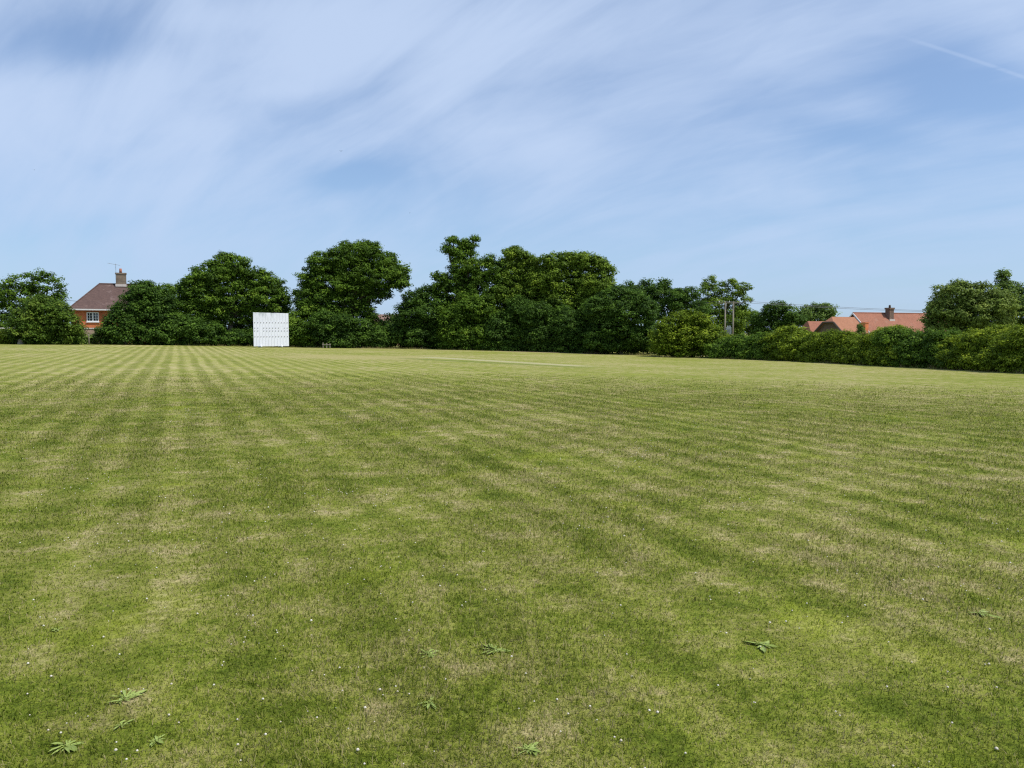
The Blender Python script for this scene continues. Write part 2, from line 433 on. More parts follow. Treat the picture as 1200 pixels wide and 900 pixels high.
# --- left side
T('oak_tree', 'open crowned oak at the far left edge rising behind the round clipped bush', 'tree', 30, 112,
  [(8,345,13,15),(22,336,15,13),(40,330,16,12),(57,334,15,14),(66,346,10,12),(30,352,20,14),(52,352,18,14),(5,372,14,14),(22,372,14,14),(-14,350,16,22),(-20,376,16,14),(45,372,20,16)],
  'oak', dens=.55, fill=.12, rough_=.25, sprig=.1)
T('round_bush', 'dense rounded evergreen bush between the far left oak and the brown roofed house', 'bush', 54, 94,
  [(52,372,26,20),(40,384,23,19),(66,384,25,19),(54,392,34,13),(30,394,14,9),(80,393,14,10),(60,364,16,11),(45,366,14,11)],
  'yew', dens=1.15, rough_=.10, sprig=.08, up=.6)
T('low_hedge', 'low bright hedge at the left edge of the field in front of the garden wall', 'hedge', 2, 95,
  [(x, 396+random.uniform(-1,1), 11, 8) for x in range(-70, 30, 9)], 'bright', trunk=False, rough_=.1)
T('straggly_shrub', 'sparse straggly greyish shrub below the garden wall of the brown roofed house', 'shrub', 108, 95,
  [(100,398,9,5),(112,397,9,6),(122,394,8,9),(92,399,8,4)], 'grey', dens=.7, fill=.1, trunk=True, tr=.04)
T('spreading_bush', 'broad dark bush with a pointed top hiding half of the brown roofed house', 'bush', 160, 95,
  [(170,350,19,18),(160,364,24,18),(181,366,24,20),(145,378,20,16),(134,390,16,12),(150,390,26,14),(178,388,26,16),(200,384,18,20),(168,340,11,10),(188,350,14,14)],
  'dark', dens=1.0, up=.55, sprig=.08)
T('small_tree', 'small light leaved tree squeezed between the domed dark bush and the tall spreading tree', 'tree', 205, 99,
  [(196,340,12,9),(206,348,16,12),(190,350,12,10),(214,360,18,16),(200,368,18,18),(210,338,9,7),(184,342,8,6)], 'oak', dens=.8, fill=.2, sprig=.12)
T('broad_tree', 'broad green tree with a peaked crown directly behind the white sight screen', 'tree', 268, 98,
  [(262,312,15,14),(276,312,16,13),(246,322,20,14),(290,324,22,14),(306,332,18,14),(320,342,17,15),(230,334,16,14),(262,332,26,18),
   (240,350,28,18),(280,350,30,18),(312,354,26,17),(326,356,14,16),(228,366,20,16),(256,366,22,14),(300,368,24,14),(322,376,18,16),(262,303,8,7),(272,302,6,6)],
  'oak', dens=1.0, fill=.32, rough_=.24, sprig=.26, shrink=.5)
T('undergrowth_shrub', 'dark shrub under the left half of the peaked tree', 'shrub', 225, 94.5,
  [(212,386,16,16),(230,388,16,15),(248,391,14,13),(200,394,16,11),(222,398,24,8)], 'dark', dens=1., trunk=True, tr=.05)
T('undergrowth_shrub', 'low dark shrub touching the left side of the white sight screen', 'shrub', 276, 95,
  [(266,396,14,9),(280,395,14,9),(292,396,12,9)], 'dark', dens=.9, trunk=True, tr=.05)
# --- centre
T('undergrowth_shrub', 'light green shrub between the white sight screen and the big oak', 'shrub', 352, 93,
  [(345,388,14,15),(360,390,16,15),(334,384,10,14),(372,396,14,10),(350,398,18,8),(340,374,8,9)], 'oak', dens=1., tr=.06)
T('oak_tree', 'big spreading oak just right of the sight screen', 'tree', 412, 95,
  [(420,296,16,14),(434,294,13,12),(398,302,20,14),(376,308,17,13),(450,308,18,14),(464,318,16,13),(368,326,18,16),(412,316,28,18),(440,324,26,16),
   (388,332,26,18),(470,330,12,12),(358,348,16,16),(380,352,24,16),(412,344,26,16),(440,342,20,12),(396,366,22,12),(360,366,16,14),(428,364,16,11),(404,288,8,7),(380,370,22,14),(400,374,20,12),(432,372,9,9),(428,285,7,6)],
  'oak', dens=1.05, fill=.32, rough_=.24, sprig=.26, shrink=.55)
T('undergrowth_shrub', 'dense dark shrub at the foot of the big oak', 'shrub', 405, 91.5,
  [(384,390,16,14),(400,392,18,13),(418,394,16,12),(432,397,16,10),(395,400,26,8),(446,400,14,8),(380,378,16,13),(400,380,18,12),(420,383,16,11),(440,392,12,9)], 'dark', dens=1.05, tr=.05)
T('undergrowth_shrub', 'thin see-through shrub in front of the cottage roof', 'shrub', 444, 96, [(440,378,9,8),(450,384,9,9),(444,392,12,9)], 'oak', dens=.35, fill=0, tr=.05)
T('hawthorn_tree', 'low dark green tree filling the dip between the big oak and the tall ragged tree', 'tree', 495, 92,
  [(500,346,16,13),(486,352,16,14),(514,356,14,14),(478,368,18,15),(500,368,24,17),(518,378,16,16),(462,392,18,13),(484,392,24,15),(510,394,22,14),(470,380,12,12)],
  'dark', dens=1.1, sprig=.07)
T('ragged_tree', 'tallest tree of the row with a ragged topknot on a narrow neck', 'tree', 548, 92,
  [(530,281,10,6,0),(524,291,8,8,0),(542,286,12,9,.5),(552,293,10,9,0),(556,280,5,3,0),(536,298,12,9,0),(534,307,8,8,0),
   (548,312,20,14),(516,325,11,9),(514,337,10,12),(532,330,20,16),(556,326,20,16),(572,306,10,9),(580,318,14,14),(540,350,24,17),(566,346,24,18),(526,366,18,14),(556,368,26,16),(585,340,14,18)],
  'oak', dens=1.0, fill=.35, rough_=.26, sprig=.12)
T('leaning_tree', 'pale topped tree right of the topknot tree, its upper crown leaning left', 'tree', 608, 92,
  [(596,298,9,7),(604,294,10,7),(612,302,10,9),(594,310,12,9),(620,308,14,12),(604,324,22,16),(626,326,20,16),(596,344,18,18),(618,350,26,20),(606,374,24,16),(636,340,16,16),(584,352,18,18),(590,372,20,16),(624,364,22,16),(588,322,12,12),(640,322,14,12)],
  'olive', dens=1.05, fill=.4, rough_=.22, sprig=.26, shrink=.5)
T('ash_tree', 'rounded olive green tree with an even domed top in the middle of the row', 'tree', 662, 91,
  [(646,308,15,12),(664,306,16,12),(684,308,16,13),(700,312,13,12),(710,318,11,12),(650,326,22,16),(676,328,24,16),(700,334,20,15),(658,350,26,18),(690,354,24,16),(672,372,26,16),(714,334,8,8),(648,370,22,16),(700,370,20,18),(632,330,14,14),(690,342,24,18)],
  'olive', dens=1.05, fill=.4, rough_=.22, sprig=.26, shrink=.5)
for i, (x0, x1, top, mat, lab) in enumerate([
    (524, 580, 366, 'oak', 'olive green shrub at the foot of the topknot tree'),
    (574, 628, 364, 'dark', 'dark shrub below the tree whose upper crown leans left'),
    (622, 668, 368, 'dark', 'low dark shrub with bare soil at its left foot, in the middle of the row'),
    (660, 706, 370, 'dark', 'low dark shrub below the domed olive green tree'),]):
    b = []
    for x in np.arange(x0, x1, 9): b += [(x+4, random.uniform(top-8, top+24), random.uniform(10,17), 14), (x+4, 392, 13, 12), (x+4, 402+(x-528)*.045, 13, 9)]
    T('undergrowth_shrub', lab, 'shrub', (x0+x1)/2, base_D((x0+x1)/2)+1.2, b, mat, dens=1., tr=.05)
T('dark_tree', 'very dark bushy tree where the boundary starts to turn towards the viewer', 'tree', 728, 83,
  [(728,344,16,12),(744,350,16,12),(714,350,14,14),(700,362,16,18),(732,366,26,18),(756,364,16,18),(716,384,22,16),(744,386,24,18),(726,400,26,12),(700,396,18,14),(758,400,18,14),(736,404,22,12),(774,404,16,12),(715,402,18,12)],
  'dark', dens=1.15, sprig=.06)
T('background_tree', 'dark tree behind the row, just left of the thin crowned tree', 'tree', 765, 106,
  [(742,338,14,10),(758,336,14,10),(778,334,11,9),(770,346,22,14),(748,352,22,14),(790,352,16,14),(776,364,22,14)], 'dark', dens=.9, fill=.3, sprig=.1)
T('background_tree', 'small dark tree behind the bright domed bush', 'tree', 804, 104,
  [(796,346,12,9),(808,344,12,9),(800,358,18,13),(818,362,16,12)], 'dark', dens=.9, fill=.3, sprig=.1)
T('thin_crowned_tree', 'thin crowned tree with sky showing through, behind the twin electricity poles', 'tree', 848, 165,
  [(832,332,10,9),(830,344,14,12),(846,338,9,9),(860,334,9,8),(870,338,10,9),(874,350,7,8),(858,348,12,9),(842,358,18,14),(826,362,14,14),(862,364,18,12),(838,374,18,13),(858,378,18,13),(848,390,26,13),(822,376,14,14)],
  'olive', s=.28, dens=.6, fill=.12, rough_=.25, sprig=.12)
T('domed_bush', 'bright yellow green domed bush left of the twin electricity poles', 'bush', 812, 78,
  [(806,372,15,9),(820,378,16,10),(792,380,18,12),(828,391,12,9),(800,392,26,14),(828,396,24,14),(780,396,18,16),(848,402,15,11),(810,408,34,10),(780,408,16,9)],
  'bright', dens=1.1, rough_=.1, sprig=.07, up=.6)
T('background_tree', 'rounded olive tree just right of the twin electricity poles', 'tree', 878, 180,
  [(868,368,14,9),(882,372,14,9),(876,384,22,12)], 'olive', s=.32, dens=.9)
T('background_tree', 'dark pointed tree left of the red roofed farm buildings', 'tree', 912, 175,
  [(912,358,10,7),(904,364,14,9),(922,366,14,9),(896,374,16,10),(914,376,20,12),(932,376,14,10),(906,388,26,12)], 'dark', s=.32, dens=1.0)
T('background_tree', 'distant greyish green tree rising above the lowest red roof', 'tree', 962, 230,
  [(950,364,14,8),(962,362,14,8),(972,366,10,8),(942,370,14,8),(958,374,22,9)], 'grey', s=.40, dens=1.0)
# --- darker hedgerow standing behind the trees
for x0, x1, top, lab in ((190, 345, 380, 'dark hedgerow behind the peaked tree, visible beside the sight screen'),
                         (340, 440, 384, 'dark hedgerow behind the trunk of the big oak'),
                         (455, 600, 376, 'dark hedgerow behind the dip right of the big oak and the topknot tree'),
                         (590, 740, 374, 'dark hedgerow behind the domed olive tree'),
                         (730, 822, 380, 'dark hedgerow behind the bright domed bush')):
    b = []
    for x in np.arange(x0, x1, 13): b += [(x+6, top + 14 + random.uniform(-10,8), 14, 14, random.uniform(-1,1)), (x+6, 399, 15, 11, random.uniform(-1,1))]
    T('field_hedge', lab, 'hedge', (x0+x1)/2, base_D((x0+x1)/2) + 9.5, b, 'dark', s=.26, tr=.05, dens=.8)
# --- boundary hedge on the right
HT = [(845,396),(862,394),(884,391),(900,386),(928,380),(942,385),(960,388),(985,390),(1004,386),(1030,386),(1050,382),(1075,387),(1100,389),(1130,388),(1160,384),(1185,381),(1210,380),(1240,378),(1300,374),(1380,370)]
def hedge_section(label, x0, x1, mat, step=8, bumps=0, **kw):
    xs = np.arange(x0, x1, step); b = []
    D0 = base_D((x0 + x1) / 2) + 1.2
    for x in xs:
        top = float(np.interp(x, [h[0] for h in HT], [h[1] for h in HT])) + random.uniform(-3.5, 3.5) + 3.5 - 2.5*math.sin(x*.11) 
        bot = float(np.interp(x, [q[0] for q in BASE], [q[1] for q in BASE]))
        D = base_D(x) + 1.2; h = bot - top
        b.append((x, top + h*.28, step*1.55 + random.uniform(0,5), h*.27, D - D0 + 1.3 + random.uniform(-.5,.6)))
        b.append((x + step*.4, top + h*.52, step*1.6, h*.27, D - D0 + .5 + random.uniform(-.7,.5)))
        b.append((x + step*.4, bot - h*.24, step*1.6, h*.25, D - D0 + random.uniform(-.6,.2)))
    kw.setdefault('dens', 1.0); kw.setdefault('rough_', .28); kw.setdefault('sprig', .16)
    return T('boundary_hedge', label, 'hedge', (x0+x1)/2, D0, b, mat, s=D0*.0020, tr=.05, **kw)
hedge_section('mid green leafy stretch of boundary hedge below the twin electricity poles', 836, 908, 'oak')
hedge_section('bright leafy stretch of boundary hedge in front of the barn gable', 905, 985, 'bright')
hedge_section('yellow green stretch of boundary hedge below the long red roof', 978, 1052, 'bright', rough_=.2)
hedge_section('dark stretch of boundary hedge below the right end of the long red roof', 1046, 1124, 'oak', 9)
hedge_section('tall stretch of boundary hedge at the right edge of the field', 1118, 1340, 'bright', 12)
T('willow_tree', 'rounded light green tree over the hedge, at the right end of the long red roof', 'tree', 1130, 62,
  [(1128,344,20,14),(1112,348,18,14),(1148,348,22,14),(1098,362,12,12),(1118,364,24,16),(1146,366,26,17),(1170,360,18,18),(1090,374,9,8),(1104,384,18,12),(1134,384,26,12),(1164,384,24,14),(1124,336,10,7)],
  'willow', dens=1.1, fill=.35, rough_=.2, sprig=.16)
T('birch_tree', 'wispy birch with a thin upright leader at the right edge of the picture', 'tree', 1182, 70,
  [(1176,322,5,5),(1176,330,6,7),(1172,338,9,7),(1182,340,10,10),(1194,344,12,10),(1206,346,12,12),(1180,358,16,16),(1200,366,20,18),(1220,372,22,26),(1186,378,18,14)],
  'grey', dens=.75, fill=.2, rough_=.2, sprig=.16)
T('garden_shrub', 'small feathery treetop in front of the left verge of the long red roof', 'shrub', 1008, 118, [(1008, 383, 2.2, 4), (1009, 390, 3.5, 6), (1008, 397, 4, 8)], 'grey', s=.16, dens=.8, tr=.05)

# ------------------------------------------------------------------ buildings
def brick_mat(name, c1, c2, mortar, scale=1.0):
    m, nt = new_mat(name); tc = nt.n('ShaderNodeTexCoord').outputs['Object']
    sp = nt.n('ShaderNodeSeparateXYZ'); nt.l(tc, sp.inputs[0])
    cm = nt.n('ShaderNodeCombineXYZ'); nt.l(nt.math('ADD', sp.outputs[0], sp.outputs[1]), cm.inputs[0]); nt.l(sp.outputs[2], cm.inputs[1])
    b = nt.n('ShaderNodeTexBrick'); nt.l(cm.outputs[0], b.inputs['Vector']); b.inputs['Scale'].default_value = scale
    b.inputs['Color1'].default_value = (*c1, 1); b.inputs['Color2'].default_value = (*c2, 1); b.inputs['Mortar'].default_value = (*mortar, 1)
    b.inputs['Brick Width'].default_value = .22; b.inputs['Row Height'].default_value = .075; b.inputs['Mortar Size'].default_value = .008
    n = nt.noise(tc, 1.2, 4, .6)
    k = nt.mix(nt.sstep(n, .35, .7), (.8,.8,.8), (1.15,1.1,1.05))
    principled(nt, nt.mix(1, b.outputs[0], k, 'MULTIPLY'), .9, .2, b.outputs['Fac'], .3, .01); return m
def tile_mat(name, c1, c2, lichen, amt=.5):
    m, nt = new_mat(name); tc = nt.n('ShaderNodeTexCoord').outputs['Object']
    sp = nt.n('ShaderNodeSeparateXYZ'); nt.l(tc, sp.inputs[0])
    row = nt.math('FRACT', nt.math('MULTIPLY', sp.outputs[2], 6.5))
    cm = nt.n('ShaderNodeCombineXYZ'); nt.l(nt.math('MULTIPLY', sp.outputs[0], 6), cm.inputs[0]); nt.l(nt.math('MULTIPLY', sp.outputs[1], 6), cm.inputs[1]); nt.l(nt.math('FLOOR', nt.math('MULTIPLY', sp.outputs[2], 6.5)), cm.inputs[2])
    w = nt.n('ShaderNodeTexWhiteNoise'); 
    fl = nt.n('ShaderNodeVectorMath', operation='FLOOR'); nt.l(cm.outputs[0], fl.inputs[0]); nt.l(fl.outputs[0], w.inputs[0])
    col = nt.mix(w.outputs[0], c1, c2)
    n = nt.sstep(nt.noise(tc, .8, 5, .65), .52, .74); col = nt.mix(nt.math('MULTIPLY', n, amt), col, lichen)
    n2 = nt.sstep(nt.noise(tc, .35, 3, .5), .4, .65); col = nt.mix(nt.math('MULTIPLY', n2, .35), col, tuple(.65*c for c in c1))
    principled(nt, col, .85, .25, row, .6, .03); return m
M['brick_orange'] = brick_mat('orange_brick', (.60,.18,.07), (.54,.15,.06), (.56,.25,.14))
M['brick_brown'] = brick_mat('brown_brick', (.14,.10,.07), (.10,.075,.055), (.16,.14,.11))
M['brick_grey'] = brick_mat('grey_brick', (.23,.18,.13), (.17,.13,.10), (.26,.23,.19))
M['brick_red'] = brick_mat('red_brick', (.26,.12,.08), (.20,.09,.06), (.26,.20,.16))
M['brick_wall'] = brick_mat('weathered_wall_brick', (.36,.27,.21), (.28,.20,.15), (.36,.32,.27))
M['brick_chim'] = brick_mat('sooty_brick', (.20,.12,.09), (.14,.09,.07), (.22,.19,.16))
M['brick_pink'] = brick_mat('pink_brick', (.50,.28,.20), (.40,.20,.14), (.50,.38,.30))
M['tile_brown'] = tile_mat('brown_roof_tiles', (.125,.078,.066), (.092,.058,.052), (.27,.20,.18), .7)
M['tile_dull'] = tile_mat('dull_roof_tiles', (.24,.150,.115), (.17,.105,.085), (.34,.27,.22), .8)
M['tile_red'] = tile_mat('red_roof_tiles', (.33,.138,.086), (.245,.105,.066), (.28,.18,.13), .5)
M['tile_orange'] = tile_mat('orange_roof_tiles', (.36,.165,.095), (.29,.13,.075), (.38,.25,.16), .3)
M['pot'] = simple('terracotta', (.40,.16,.10), (.30,.11,.07), 5)
M['lead'] = simple('pale_flashing', (.62,.55,.50), (.5,.45,.42), 5)
M['metal'] = simple('grey_metal', (.20,.21,.22), (.28,.29,.30), 5, .5, .5)
M['wood'] = simple('weathered_wood', (.20,.17,.13), (.29,.26,.20), 8)
M['darkwood'] = simple('dark_timber', (.05,.04,.03), (.08,.065,.05), 6)
M['wall_cap'] = simple('pale_coping', (.62,.60,.56), (.52,.50,.46), 3)
M['stain'] = None
def glass_mat():
    m, nt = new_mat('window_glass'); principled(nt, (.02,.025,.03), .08, .8); return m
M['glass'] = glass_mat()

def window(root, x, z, w, h, y, n=2, mat='white', bars=True):
    """front face at local y (towards -y)"""
    f = MB(); t = .11
    f.box(x, x+w, y-.05, y-.002, z, z+t); f.box(x, x+w, y-.05, y-.002, z+h-t, z+h)
    f.box(x, x+t, y-.05, y-.002, z+t, z+h-t); f.box(x+w-t, x+w, y-.05, y-.002, z+t, z+h-t)
    win = f.build('window', M[mat], root)
    g = MB(); g.box(x+t, x+w-t, y-.018, y-.003, z+t, z+h-t); g.build('pane', M['glass'], win)
    b = MB()
    for i in range(1, n):
        cx = x + w*i/n; b.box(cx-.08, cx+.08, y-.06, y-.020, z+t, z+h-t)
    if bars:
        for i in range(n):
            x0 = x + w*i/n + .06; x1 = x + w*(i+1)/n - .06
            b.box((x0+x1)/2-.028, (x0+x1)/2+.028, y-.045, y-.022, z+t, z+h-t)
            for q in (1/3, 2/3): b.box(x0, x1, y-.043, y-.023, z+t+(h-2*t)*q-.016, z+t+(h-2*t)*q+.016)
    b.build('glazing_bar', M[mat], win)
    s = MB(); s.box(x-.08, x+w+.08, y-.13, y-.003, z-.09, z-.003); s.build('sill', M[mat], win)

# left house
def left_house():
    D = 106; p = at(85.5, 390, D); rz = -math.atan2(p.x + 6, p.y) * .9
    g0 = gz(p.x, p.y)
    root = empty('brick_house', (p.x, p.y, g0), rz + 0.0, label='orange brick house with a hipped brown tiled roof, half hidden by bushes at the left', cat='house')
    root.rotation_euler[2] = R(24)
    W, Dp = 9.3, 6.4
    ze = at(90, 363, D).z - g0; zr = at(120, 331, D).z - g0
    mb = MB(); mb.box(0, W, 0, Dp, -.3, ze); mb.build('wall', M['brick_orange'], root)
    o = .45; hx = 2.75
    r = MB()
    v = [(-o,-o,ze+.02),(W+o,-o,ze+.02),(W+o,Dp+o,ze+.02),(-o,Dp+o,ze+.02),(hx,Dp/2,zr),(W-hx+.6,Dp/2,zr)]
    r.add(v, [(0,1,5,4),(1,2,5),(2,3,4,5),(3,0,4),(0,3,2,1)])
    roof = r.build('roof', M['tile_brown'], root)
    rt = MB(); rt.tube([v[4], v[5]], .10, 8)
    for a, b in ((0,4),(3,4),(1,5),(2,5)): rt.tube([v[a], v[b]], .08, 8)
    rt.build('ridge_tiles', M['tile_brown'], roof)
    gt = MB(); gt.box(-o, W+o, -o-.10, -o-.003, ze-.06, ze+.10); gt.box(-o-.10, -o-.003, -o, Dp+o, ze-.06, ze+.10); gt.box(W+o+.003, W+o+.1, -o, Dp+o, ze-.06, ze+.1)
    gt.build('gutter', M['gutter'], root)
    # chimney on the ridge
    cx = 4.6
    c = MB(); c.box(cx, cx+1.15, Dp/2-.45, Dp/2+.35, zr-.5, zr+1.22); c.box(cx-.06, cx+1.21, Dp/2-.51, Dp/2+.41, zr+1.223, zr+1.40)
    ch = c.build('chimney', M['brick_grey'], roof)
    fl = MB(); fl.box(cx-.05, cx+1.20, Dp/2-.52, Dp/2-.453, zr-.32, zr-.02); fl.build('flashing', M['lead'], ch)
    q = MB(); q.tube([(cx+.55, Dp/2, zr+1.38), (cx+.55, Dp/2, zr+1.95)], [.17,.14], 12); q.build('chimney_pot', M['pot'], ch, True)
    a = MB(); a.tube([(cx+.05, Dp/2-.5, zr+.6), (cx+.05, Dp/2-.5, zr+2.5)], .025, 6); a.tube([(cx-.85, Dp/2-.5, zr+2.55), (cx+.55, Dp/2-.5, zr+2.3)], .02, 6)
    for i in range(7):
        xx = cx-.8+i*.2; zz = zr+2.54-i*.035; a.tube([(xx, Dp/2-.75, zz), (xx, Dp/2-.25, zz)], .012, 4)
    a.build('aerial', M['metal'], ch)
    window(root, 1.5, ze-1.42, 1.3, 1.15, 0)
    window(root, 6.2, ze-1.42, 1.3, 1.15, 0)
    window(root, 7.0, .9, 1.4, 1.3, 0)
    d = MB(); d.box(4.8, 5.75, -.06, -.003, 0, 2.1); d.build('door', M['darkwood'], root)
left_house()

# garden wall with white coping
def garden_wall():
    a = at(-160, 400, 99); b = at(150, 400, 99); g = min(gz(a.x,a.y), gz(b.x,b.y))
    d = b - a; L = math.hypot(d.x, d.y)
    root = empty('garden_wall', (a.x, a.y, g), math.atan2(d.y, d.x), label='low weathered brick garden wall with pale coping behind the left hedge', cat='wall')
    zt = at(100, 385.6, 99).z - g
    mb = MB(); mb.box(0, L, 0, .25, -.3, zt); mb.build('brickwork', M['brick_wall'], root)
    cp = MB(); cp.box(-.03, L+.03, -.05, .30, zt+.003, zt+.14); cp.build('coping', M['wall_cap'], root)
garden_wall()

# right farm buildings
def gable_house():
    P0 = at(999.5, 366.5, 150); g0 = gz(P0.x, P0.y)
    th = R(68)   # bearing of the ridge, away to the right
    run = 3.9
    # local frame: x along ridge, y away; local -y is the lit front
    root = empty('farmhouse', (P0.x, P0.y, g0), R(90) - th, label='long farmhouse with a clean red tiled roof and white verge, behind the right hand hedge', cat='house')
    L = 21.0; zr = P0.z - g0; ze = zr - 3.5
    w = MB(); yw = run - .4
    w.add([(0.3,-yw,-.3),(0.3,yw,-.3),(0.3,yw,ze+.25),(0.3,0,zr-.12),(0.3,-yw,ze+.25),(L-.3,-yw,-.3),(L-.3,yw,-.3),(L-.3,yw,ze+.25),(L-.3,0,zr-.12),(L-.3,-yw,ze+.25)],
          [(0,1,2,3,4),(9,8,7,6,5),(0,4,9,5),(1,6,7,2),(4,3,8,9),(3,2,7,8)])
    w.build('wall', M['brick_red'], root)
    r = MB()
    for s in (-1, 1):
        r.add([(0,0,zr),(L,0,zr),(L,s*run,ze),(0,s*run,ze),(0,0,zr-.10),(L,0,zr-.10),(L,s*run,ze-.12),(0,s*run,ze-.12)],
              [(0,1,2,3),(4,7,6,5),(0,3,7,4),(1,5,6,2),(3,2,6,7)])
    roof = r.build('roof', M['tile_red'], root)
    rt = MB(); rt.tube([(-.02,0,zr+.01),(L+.02,0,zr+.01)], .11, 8); rt.build('ridge_tiles', M['tile_red'], roof)
    v = MB()
    for s in (-1, 1): v.add([(-.08,0,zr+.02),(-.003,0,zr+.02),(-.003,s*run,ze+.02),(-.08,s*run,ze+.02),(-.08,0,zr-.26),(-.003,0,zr-.26),(-.003,s*run,ze-.26),(-.08,s*run,ze-.26)],
              [(0,3,2,1),(4,5,6,7),(0,4,7,3),(1,2,6,5),(3,7,6,2),(0,1,5,4)])
    v.build('bargeboard', M['white'], root)
    for cx, cy, hh in ((7.2, -.95, .95), (18.6, 0, 1.2)):
        c = MB(); c.box(cx, cx+1.0, cy-.5, cy+.5, zr-2.0, zr+hh-.3); c.box(cx-.1, cx+1.1, cy-.6, cy+.6, zr+hh-.297, zr+hh)
        ch = c.build('chimney', M['brick_chim'], roof)
        q = MB(); q.tube([(cx+.5,cy,zr+hh-.01),(cx+.5,cy,zr+hh+.5)], [.2,.16], 10); q.build('chimney_pot', M['darkwood'], ch, True)
        if cy: 
            f = MB(); f.box(cx-.12, cx+1.12, cy-.66, cy-.503, zr-1.55*.9-.35, zr-1.35*.9+.1); f.build('flashing', M['lead'], ch)
    g = MB(); g.box(0, L, -run-.12, -run+.0, ze-.16, ze-.03); g.build('gutter', M['darkwood'], root)
    for x in (4, 11, 18): window(root, x, ze-1.5, 1.5, 1.2, -yw)
gable_house()
def barn():
    D = 138
    G = at(972, 376, D); g0 = gz(G.x, G.y); th = R(59)
    root = empty('barn', (G.x, G.y, g0), R(90)-th, label='old barn with a half hipped brown gable and orange tiled roof, left of the farmhouse', cat='barn')
    # local x = along ridge away right ; gable end at x=0 facing the field
    k = D / F; zr = at(980, 371, D).z - g0; ze = at(957, 390, D).z - g0 - .6
    run = 3.3; L = 6.3; hip = .9; zh = zr - .95; yh = run * (zr - zh) / (zr - ze)
    w = MB(); w.add([(0,-run+.2,-.3),(0,run-.2,-.3),(0,run-.2,ze+.05),(0,yh,zh-.1),(0,-yh,zh-.1),(0,-run+.2,ze+.05),(L,-run+.2,-.3),(L,run-.2,-.3),(L,run-.2,ze+.05),(L,0,zr-.2),(L,-run+.2,ze+.05)],
          [(0,1,2,3,4,5),(6,10,9,8,7),(0,5,10,6),(1,7,8,2)])
    w.build('wall', M['brick_brown'], root)
    r = MB(); x0 = -.3
    A=(x0,-run,ze); B=(x0,-yh,zh); C=(x0,yh,zh); E=(x0,run,ze); Rg=(x0+hip,0,zr); R2=(L+.2,0,zr); A2=(L+.2,-run,ze); E2=(L+.2,run,ze)
    r.add([A,B,C,E,Rg,R2,A2,E2], [(0,1,4,5,6),(1,2,4),(2,3,7,5,4)])
    roof = r.build('roof', M['tile_orange'], root)
    sm = roof.modifiers.new('thick', 'SOLIDIFY'); sm.thickness = .14; sm.offset = -1
    b = MB(); b.tube([A,B], .18, 6); b.tube([C,E], .18, 6); b.tube([B,C], .16, 6); b.build('bargeboard', M['darkwood'], root)
    q = MB(); cx, cy = 6.2, -1.9; q.box(cx, cx+.9, cy-.4, cy+.4, ze, ze+2.2); q.box(cx-.07, cx+.97, cy-.47, cy+.47, ze+2.203, ze+2.35); q.build('chimney', M['brick_orange'], roof)
    d = MB(); d.box(-.05, -.003, -1.2, 1.2, 0, 2.2); d.build('door', M['darkwood'], root)
    # lower wing to the left
    W = at(941, 377, D + 6); gw = gz(W.x, W.y)
    w2 = empty('outbuilding', (W.x, W.y, gw), R(12), label='low outbuilding with a dull pinkish tiled roof, left of the barn gable', cat='outbuilding')
    zr2 = W.z - gw; L2 = 6.5
    m = MB(); m.box(.2, L2-.2, -2.2, 2.2, -.3, zr2-2.2); m.build('wall', M['brick_brown'], w2)
    r = MB()
    for s in (-1, 1): r.add([(0.9 if 1 else 0,0,zr2),(L2,0,zr2),(L2,s*2.6,zr2-2.3),(0,s*2.6,zr2-2.3)], [(0,1,2,3)])
    r.add([(.9,0,zr2),(0,-2.6,zr2-2.3),(0,2.6,zr2-2.3)], [(0,1,2)])
    ro = r.build('roof', M['tile_red'], w2); sm = ro.modifiers.new('thick', 'SOLIDIFY'); sm.thickness = .12; sm.offset = -1
    window(w2, 2.2, .9, 1.2, 1.0, -2.2, bars=False)
barn()
# house glimpsed through the oak
def glimpsed_house():
    P = at(432, 392, 116); g0 = gz(P.x, P.y)
    root = empty('cottage', (P.x, P.y, g0), R(6), label='pink brick cottage glimpsed through a gap low on the right of the big oak', cat='house')
    W = 5.0
    m = MB(); m.box(0, W, 0, 6, -.3, 3.3); m.build('wall', M['brick_pink'], root)
    r = MB(); r.add([(-.3,-.4,3.2),(W+.3,-.4,3.2),(W+.3,6.4,3.2),(-.3,6.4,3.2),(-.3,3,4.6),(W+.3,3,4.6)], [(0,1,5,4),(2,3,4,5),(0,4,3),(1,2,5),(0,3,2,1)])
    r.build('roof', M['tile_dull'], root)
    window(root, 1.0, .7, 1.2, 1.1, 0)
glimpsed_house()

